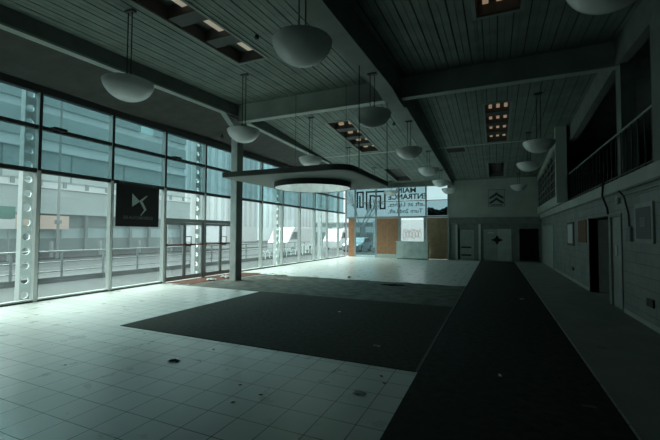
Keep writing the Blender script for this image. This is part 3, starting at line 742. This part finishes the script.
# ------------------------------------------------------------------ litter
def crumple(name, x, y, sx, sy, h, m, label, cat, z=0.0, group=None, n=7, tilt=0.0):
    mb = MB(); rows = []
    for j in range(n):
        row = []
        for i in range(n):
            u, v = i/(n-1)-.5, j/(n-1)-.5
            k = 1-.35*random.random()*(abs(u) > .4 or abs(v) > .4)
            px, py = u*sx*k, v*sy*k
            ca, sa = math.cos(tilt), math.sin(tilt)
            row.append(mb.bm.verts.new((x+px*ca-py*sa, y+px*sa+py*ca, z+.002+h*random.random()*(1-(abs(u)+abs(v))*.7))))
        rows.append(row)
    for j in range(n-1):
        for i in range(n-1): mb.bm.faces.new((rows[j][i], rows[j][i+1], rows[j+1][i+1], rows[j+1][i]))
    o = mb.build(name, m, origin=(x, y, z)); s = o.modifiers.new('solid', 'SOLIDIFY'); s.thickness = .003; s.offset = 1
    return tag(o, label, cat, group)
crumple('paper_scrap', -9.0, 10.05, .42, .30, .12, 'paper', 'crumpled white paper on the brown mat left of its neighbour, by the doors', 'paper', .006)
crumple('paper_scrap', -9.05, 10.85, .40, .34, .16, 'paper', 'crumpled white paper on the brown mat nearer the steel column', 'paper', .006)
crumple('paper_scrap', -8.45, 12.55, .55, .25, .05, 'paper', 'flat white paper scrap at the ragged carpet edge behind the column', 'paper', .008)
crumple('cardboard_scrap', -7.0, 11.4, 1.1, .38, .05, 'paper_brown', 'flattened brown cardboard scrap on the dusty carpet right of the column', 'cardboard', .008, tilt=-.1)
crumple('carpet_scrap', -6.1, 12.2, .7, .25, .05, 'paper_brown', 'torn brown carpet scrap along the ragged carpet edge', 'scrap', .008)
crumple('carpet_scrap', -7.6, 12.3, .6, .3, .07, 'paper_brown', 'torn brown carpet flap beside the white paper behind the column', 'scrap', .008)
crumple('carpet_scrap', -3.0, 11.6, .9, .22, .05, 'black', 'black torn strip lying on the dusty carpet', 'scrap', .008)
crumple('carpet_scrap', -5.0, 12.95, .14, .10, .09, 'black', 'small black lump on the bright tiles beyond the carpet', 'scrap')
crumple('dead_leaf', -3.78, 3.56, .16, .08, .035, 'leaf', 'dark dead leaf alone on the tiles in the bright patch', 'leaf', tilt=.2)
for x, y, lab in ((-3.66, 4.15, 'tiny dark leaf bit on the tiles near the dark carpet edge'), (-2.55, 3.32, 'dark crumb on the tiles at the bottom of the photo, left one'), (-2.2, 3.2, 'dark crumb on the tiles at the bottom of the photo, right one'),
                  (-4.9, 2.9, 'tiny dark leaf bit on the tiles at the lower left'), (-1.22, 4.2, 'small dark leaf bit on the tile corner by the runner, upper one'), (-1.14, 4.02, 'small dark leaf bit on the tile corner by the runner, lower one'), (-2.35, 2.95, 'dark leaf bit lowest on the foreground tiles')):
    crumple('leaf_fragment', x, y, .04, .03, .012, 'leaf', lab, 'leaf', n=4)
crumple('paper_scrap', -1.30, 3.66, .15, .10, .02, 'sign_board', 'pale torn paper on the tiles beside the runner', 'paper')
crumple('paper_scrap', -1.6, 5.25, .11, .04, .02, 'paper', 'small white paper bit on the dark carpet near its front edge', 'paper', .009, n=5)
crumple('paper_scrap', -3.0, 7.2, .06, .05, .02, 'paper', 'tiny white paper bit in the middle of the dark carpet', 'paper', .009, n=4)
crumple('paper_scrap', .03, 4.75, .04, .07, .04, 'paper', 'small white paper bit standing on the black runner', 'paper', .01, n=4)
crumple('paper_scrap', .80, 4.28, .13, .05, .01, 'carpet_dusty', 'dull grey scrap on the black runner near its right edge', 'paper', .01, n=4)
crumple('paper_scrap', 1.4, 6.6, .12, .09, .02, 'wall_low', 'dull grey scrap on the dark tiles right of the runner', 'paper', n=4)
crumple('paper_scrap', .6, 10.6, .12, .08, .02, 'wallp', 'pale scrap far down on the black runner', 'paper', .01, n=4)

# ------------------------------------------------------------------ whitewash scribbles on the glass
def loops(name, pts, m, label, r):
    mb = MB(); mb.path(pts, r, 5); return tag(mb.build(name, m, origin=pts[0]), label, 'scribble')
def loopy(y0, y1, z0, amp, n, fx):
    pts = []
    for k in range(n*14+1):
        a = 2*PI*k/14; y = y0+(y1-y0)*k/(n*14)
        pts.append(fx(y+amp*.55*math.sin(a), z0+amp*math.cos(a)*(1+.25*math.sin(a*.37))))
    return pts
loops('whitewash_scribble', loopy(14.6, 16.1, .62, .17, 4, lambda y, z: (XW+.004, y, z)), 'scribble', 'white looping scribble low on the window pane beyond the column', .011)
loops('whitewash_scribble', loopy(16.5, 17.9, .66, .20, 3, lambda y, z: (XW+.004, y, z)), 'scribble', 'white looping scribble on the pane third from the entrance', .012)
loops('whitewash_scribble', loopy(18.3, 19.8, .74, .24, 4, lambda y, z: (XW+.004, y, z)), 'scribble', 'white looping scribble on the pane in front of the white van', .013)
loops('paint_scribble', loopy(-5.75, -4.5, 1.66, .27, 6, lambda x, z: (x, YF-.008, z)), 'scribble_brown', 'rusty looping scribble on the bright far window', .016)

# ------------------------------------------------------------------ outside
struct('ground_pavement', MB().box(-14.2, -10.12, -40, 27.5, -.25, -.06).box(-14.2, 40, 27.5, 33, -.25, -.06), 'paving')
struct('ground_road', MB().box(-27, -14.2, -80, 120, -.3, -.16).box(-14.2, 60, 33, 120, -.3, -.16), 'asphalt')
struct('ground_far_pavement', MB().box(-140, -27, -80, 120, -.3, -.05), 'paving')
struct('ground_line', MB().box(-16.2, -16.05, -40, 60, -.16, -.155).box(-20.5, -20.35, -40, 60, -.16, -.155).box(-24.6, -24.45, -40, 60, -.16, -.155), 'line')
struct('trim_16', MB().box(-14.3, -13.7, -40, 27.5, -.2, .12), 'plinth')
# perforated columns standing outside the glass
for y, lab in ((5.22, 'white perforated steel column outside at the far left window'), (10.88, 'white perforated steel column outside behind the entrance doors'),
               (16.6, 'white perforated steel column outside the panes right of the indoor column'), (21.9, 'white perforated steel column outside nearest the far corner')):
    x = -10.55; wv = .12
    mb = MB(); zz = -.06; step = .355; rad = .085
    prof = []
    # web plate facing +X with round holes: built of ring quads around every hole
    nseg = 24
    for k in range(16):
        z0 = zz+k*step; zcn = z0+step/2
        inner = [(rad*math.cos(2*PI*i/nseg), rad*math.sin(2*PI*i/nseg)) for i in range(nseg)]
        outer = []
        for i in range(nseg):
            c_, s_ = math.cos(2*PI*i/nseg), math.sin(2*PI*i/nseg); kk = min(wv/max(abs(c_), 1e-6), (step/2)/max(abs(s_), 1e-6)); outer.append((c_*kk, s_*kk))
        corner = [(wv, step/2), (-wv, step/2), (-wv, -step/2), (wv, -step/2)]
        for xx in (x, x+.03):
            I = [mb.bm.verts.new((xx, y+p[0], zcn+p[1])) for p in inner]; O = [mb.bm.verts.new((xx, y+p[0], zcn+p[1])) for p in outer]
            for i in range(nseg):
                j = (i+1) % nseg; mb.bm.faces.new((I[i], I[j], O[j], O[i]))
                a, b = outer[i], outer[j]
                if abs(abs(a[0])-wv) < 1e-6 and abs(abs(b[1])-step/2) < 1e-6 and abs(abs(b[0])-wv) > 1e-6 or abs(abs(b[0])-wv) < 1e-6 and abs(abs(a[1])-step/2) < 1e-6 and abs(abs(a[0])-wv) > 1e-6:
                    cr = (math.copysign(wv, a[0]), math.copysign(step/2, a[1])); v = mb.bm.verts.new((xx, y+cr[0], zcn+cr[1])); mb.bm.faces.new((O[i], O[j], v))
            if xx == x: I0 = I
            else:
                for i in range(nseg): j = (i+1) % nseg; mb.bm.faces.new((I0[i], I0[j], I[j], I[i]))
    col = tag(mb.build('perforated_column', 'perf', origin=(x, y, -.06)), lab, 'column', 'perforated columns outside')
    mb = MB(); mb.box(x-.1, x+.09, y-wv-.02, y-wv, -.06, 5.6).box(x-.1, x+.09, y+wv, y+wv+.02, -.06, 5.6)
    mb.build('flange', 'perf', col)
# guard railing along the kerb
t = thing('guard_railing', 'galvanised guard railing along the kerb outside the windows', 'railing', (-13.9, 8, .12))
for z in (.98, .62, .30): MB().tube((-13.9, -6, z), (-13.9, 27, z), .035 if z > .9 else .022, 8).build('top_rail' if z > .9 else 'rail', 'outrail', t)
y = -5.5
while y < 27: MB().box(-13.93, -13.87, y-.03, y+.03, .12, .98).build('post', 'outrail', t); y += 1.5
# opposite building
BX = -33
t = thing('office_building', 'long pale panelled building across the road', 'building', (BX-6, 8, 0))
Y0, Y1 = -30, 33
MB().box(BX-12, BX, Y0, Y1, 3.15, 5.2).box(BX-12, BX-.8, Y0, Y1, 5.95, 8.45).box(BX-12, BX-.8, Y0, Y1, 9.3, 11.5).box(BX-12, BX-.8, Y0, 26.8, 12.2, 15).box(BX-12, BX-.8, 28.4, Y1, 12.2, 14).build('wall', 'facade', t)
MB().box(BX-.5, BX+.12, Y0, Y1, 5.2, 5.32).box(BX-.8, BX-.5, Y0, Y1, 8.35, 8.45).build('ledge', 'facade_light', t)
MB().box(BX-12, BX-1.0, Y0, Y1, 5.2, 5.95).box(BX-12, BX-1.0, Y0, Y1, 8.45, 9.3).box(BX-12, BX-1.0, Y0, Y1, 11.5, 12.2).build('window_band', 'facade_light', t)
MB().box(BX-12, BX-.5, Y0, Y1, 0, 1.15).box(BX-12, BX-.6, Y0, Y1, 2.1, 3.15).build('base_wall', 'facade_dark', t)
MB().box(BX-12, BX-.7, Y0, Y1, 1.15, 2.1).build('shopfront', 'shopglass', t)
k = 0; y = Y0+.5
while y < Y1:
    MB().box(BX-.48, BX-.2, y-.12, y+.12, 0, 3.15).build('pier', 'facade_light' if k % 3 == 0 else 'facade_dark', t); k += 1; y += 2.2
y = Y0+.2
while y < Y1:
    MB().box(BX-.98, BX-.9, y-.14, y+.14, 5.32, 5.95).build('band_post', 'facade_dark', t); y += 1.9
y = Y0
while y < Y1:
    MB().box(BX-.79, BX-.75, y-.05, y+.05, 5.95, 8.3).build('panel_joint', 'facade_dark', t); y += 5
MB().box(BX+.01, BX+.11, 15.4, 19.4, 1.9, 3.0).build('banner', 'peach', t)
MB().tube((BX+.05, Y0, 5.75), (BX+.05, Y1, 5.75), .035).build('roof_rail', 'outrail', t)
# bollards and road furniture
for k in range(7):
    y = 5.0+3.4*k
    tag(MB().lathe(-27.6, y, [(1e-6, -.05), (.11, -.05), (.11, .95), (.07, 1.02), (1e-6, 1.02)], 14).build('bollard', 'outrail', origin=(-27.6, y, -.05), smooth=True), 'pale bollard in the line on the far side of the road', 'bollard', 'bollards across the road')
t = thing('street_lamp', 'tall thin street lamp standing across the road', 'street lamp', (-26.2, 14.78, 0))
MB().tube((-26.2, 14.78, -.05), (-26.2, 14.78, 13.4), .09, 10, .05).build('pole', 'outrail', t)
MB().tube((-26.2, 14.78, 13.4), (-25.0, 14.78, 13.8), .04).build('arm', 'outrail', t)
MB().box(-25.1, -24.3, 14.63, 14.93, 13.74, 13.88).build('lamp_head', 'outrail', t)
MB().box(-26.34, -26.06, 14.64, 14.92, 2.2, 2.45).build('control_box', 'outrail', t)
t = thing('road_sign', 'green and white road sign on two posts across the road at far left', 'road sign', (-26, 10.9, 0))
MB().tube((-26, 11.0, -.05), (-26, 11.0, 3.1), .06).build('post', 'outrail', t)
MB().tube((-26, 12.0, -.05), (-26, 12.0, 3.1), .06).build('post', 'outrail', t)
MB().box(-25.93, -25.88, 10.6, 12.25, 2.45, 3.15).build('green_panel', 'green_sign', t)
MB().box(-25.93, -25.88, 10.6, 12.25, 1.83, 2.40).build('white_panel', 'facade_light', t)
# towers
def tower(x, y, w, d, h, label, step=1.6):
    t = thing('apartment_tower', label, 'tower', (x, y, 0))
    MB().box(x-d/2, x+d/2, y-w/2, y+w/2, -.05, h).build('wall', 'tower', t)
    n = int(w/step)
    for k in range(n):
        yy = y-w/2+w*(k+.5)/n
        MB().box(x+d/2, x+d/2+.06, yy-step*.22, yy+step*.22, 3, h-1).build('window_strip', 'tower_band', t)
    n2 = int(d/step)
    for k in range(n2):
        xx = x-d/2+d*(k+.5)/n2
        MB().box(xx-step*.22, xx+step*.22, y-w/2-.06, y-w/2, 3, h-1).build('window_strip', 'tower_band', t)
tower(-52, 60, 10, 12, 24, 'pale tower block seen through the window above the right entrance door')
tower(-60, 84, 12, 12, 18, 'pale tower block seen just right of the indoor column')
tower(-44, 74, 8, 10, 30, 'slim pale tower block seen through the panes right of the column', 1.4)
tower(-62, 118, 16, 14, 26, 'broad pale block far behind the white van')
# vehicles: one profile shape, each with wheels and windows
def vehicle(name, label, cat, x, y, l, wdt, prof, winprof, m, wheels, lamps=False, rot=0):
    t = thing(name, label, cat, (x, y, -.16))
    zb = -.16
    fy = lambda p, s: (x+s*wdt/2, y+p[0], zb+p[1])
    if rot: fy = lambda p, s: (x+p[0], y+s*wdt/2, zb+p[1])
    MB().prism(prof, lambda p: fy(p, -1), lambda p: fy(p, 1)).build('body', m, t, bevel=.05)
    for s in (-1, 1):
        MB().prism(winprof, lambda p: fy(p, s*1.0), lambda p: fy(p, s*1.015)).build('side_window', 'darkglass', t)
    for wy in wheels:
        for s in (-1, 1):
            a = Vector(fy((wy, .33), s*.72)); b = Vector(fy((wy, .33), s*1.03)); mbw = MB().tube(a, b, .33, 20); o = mbw.build('wheel', 'tyre', t)
            MB().tube(b, b+(b-a).normalized()*.02, .19, 14).build('hubcap', 'steel', o)
    if lamps:
        for s in (-.75, .75):
            a = Vector(fy((-l/2, .75), s)); d = Vector((-1, 0, 0)) if rot else Vector((0, -1, 0)); MB().tube(a, a+d*.05, .11, 14).build('headlamp', 'headlamp', t)
    return t
van = [(-2.6, .25), (-2.6, 1.0), (-2.3, 1.25), (-1.7, 2.1), (-1.3, 2.35), (2.6, 2.35), (2.65, .3)]
vanw = [(-2.1, 1.3), (-1.6, 1.95), (-.9, 1.95), (-.9, 1.3)]
vehicle('delivery_van', 'white van parked outside behind the looping scribble', 'van', -17.0, 29.5, 5.2, 2.0, van, vanw, 'carwhite', (-1.7, 1.6))
vehicle('delivery_van', 'white van parked farther off near the corner board', 'van', -16.4, 39.5, 5.2, 2.0, van, vanw, 'carwhite', (-1.7, 1.6))
car = [(-2.1, .22), (-2.15, .75), (-1.0, .95), (-.45, 1.42), (.9, 1.45), (1.7, 1.0), (2.1, .95), (2.15, .25)]
carw = [(-.75, .98), (-.35, 1.34), (.8, 1.44), (1.3, 1.0)]
vehicle('car', 'grey blue car with lit headlamps outside the far corner window', 'car', -12.6, 35.0, 4.3, 1.8, car, carw, 'carblue', (-1.35, 1.35), True)
# bare tree outside the corner
t = thing('bare_tree', 'bare branching tree outside the far corner window', 'tree', (-15.5, 44, -.1))
mb = MB()
def branch(p, d, l, r, depth):
    q = p+d*l; mb.tube(p, q, r, 6, r*.65)
    if depth:
        for k in range(3 if depth > 1 else 4):
            nd = (d+Vector((random.uniform(-.75, .75), random.uniform(-.75, .75), random.uniform(-.1, .5)))).normalized(); branch(q, nd, l*random.uniform(.6, .8), r*.6, depth-1)
branch(Vector((-15.5, 44, -.15)), Vector((0, 0, 1)), 2.4, .16, 5)
mb.build('branches', 'bark', t)
# hoarding outside the far window
tag(MB().box(-14.5, 2, 46, 46.2, -.16, 3.4).build('hoarding', 'facade_light', origin=(-5, 46, -.16)), 'long white hoarding seen outside through the bright far window', 'hoarding')
tag(MB().box(-24.5, -14.6, 60, 62, -.16, 1.6).build('hedge', 'hedge', origin=(-20, 61, -.16)), 'low clipped hedge beyond the parked vans', 'hedge')

t = thing('warehouse', 'low grey building in the distance beyond the corner window', 'building', (-26, 98, 0))
MB().box(-48, -15, 92, 110, -.1, 4.4).build('wall', 'facade_dark', t)
for k in range(10): MB().box(-47+k*3.2, -45+k*3.2, 91.9, 92, 2, 3.4).build('window', 'tower_band', t)
MB().box(-48.3, -14.7, 91.8, 110.2, 4.4, 4.7).build('roof', 'facade', t)

# ------------------------------------------------------------------ light
w = bpy.data.worlds.new('overcast'); SC.world = w; w.use_nodes = True
nt = w.node_tree; bg = nt.nodes['Background']
tc = nt.nodes.new('ShaderNodeTexCoord'); sp = nt.nodes.new('ShaderNodeSeparateXYZ')
nt.links.new(tc.outputs['Generated'], sp.inputs[0])
rp = nt.nodes.new('ShaderNodeValToRGB')
rp.color_ramp.elements[0].position = 0.0; rp.color_ramp.elements[0].color = (.66, .76, .77, 1)
rp.color_ramp.elements[1].position = 1.0; rp.color_ramp.elements[1].color = (1.0, 1.0, 1.0, 1)
el = rp.color_ramp.elements.new(.25); el.color = (.74, .83, .84, 1)
nt.links.new(sp.outputs['Z'], rp.inputs['Fac']); nt.links.new(rp.outputs['Color'], bg.inputs['Color'])
bg.inputs['Strength'].default_value = 1.3
sun = bpy.data.lights.new('veiled_sun', 'SUN'); sun.energy = 11.0; sun.angle = math.radians(50); sun.color = (.87, 1.0, .96)
so = bpy.data.objects.new('veiled_sun', sun); C.objects.link(so)
so.rotation_euler = Vector((.69, -.06, -.72)).to_track_quat('-Z', 'Y').to_euler()

# ------------------------------------------------------------------ camera
F_PX = 368.67
ya, pi_, ro = [math.radians(v) for v in (-24.16, 2.11, .277)]
F = Vector((math.sin(ya)*math.cos(pi_), math.cos(ya)*math.cos(pi_), math.sin(pi_)))
R0 = Vector((math.cos(ya), -math.sin(ya), 0)); U0 = R0.cross(F)
R = R0*math.cos(ro)+U0*math.sin(ro); U = -R0*math.sin(ro)+U0*math.cos(ro)
cam = bpy.data.cameras.new('camera'); cam.sensor_width = 36; cam.lens = 36*F_PX/660; cam.clip_start = .05; cam.clip_end = 500
co = bpy.data.objects.new('camera', cam); C.objects.link(co)
co.matrix_world = Matrix(((R.x, U.x, -F.x, 0), (R.y, U.y, -F.y, 0), (R.z, U.z, -F.z, 1.65), (0, 0, 0, 1)))
SC.camera = co

for o in bpy.data.objects:
    if '_w' in o: del o['_w']
SC.view_settings.view_transform = 'Standard'; SC.view_settings.look = 'None'
SC.view_settings.exposure = 0.14; SC.view_settings.gamma = 1.0; SC.view_settings.use_curve_mapping = False
SC.cycles.use_denoising = True
SC.cycles.max_bounces = 12; SC.cycles.diffuse_bounces = 6; SC.cycles.glossy_bounces = 4; SC.cycles.transparent_max_bounces = 24
SC.cycles.sample_clamp_indirect = 6
SC.cycles.caustics_reflective = False; SC.cycles.caustics_refractive = False
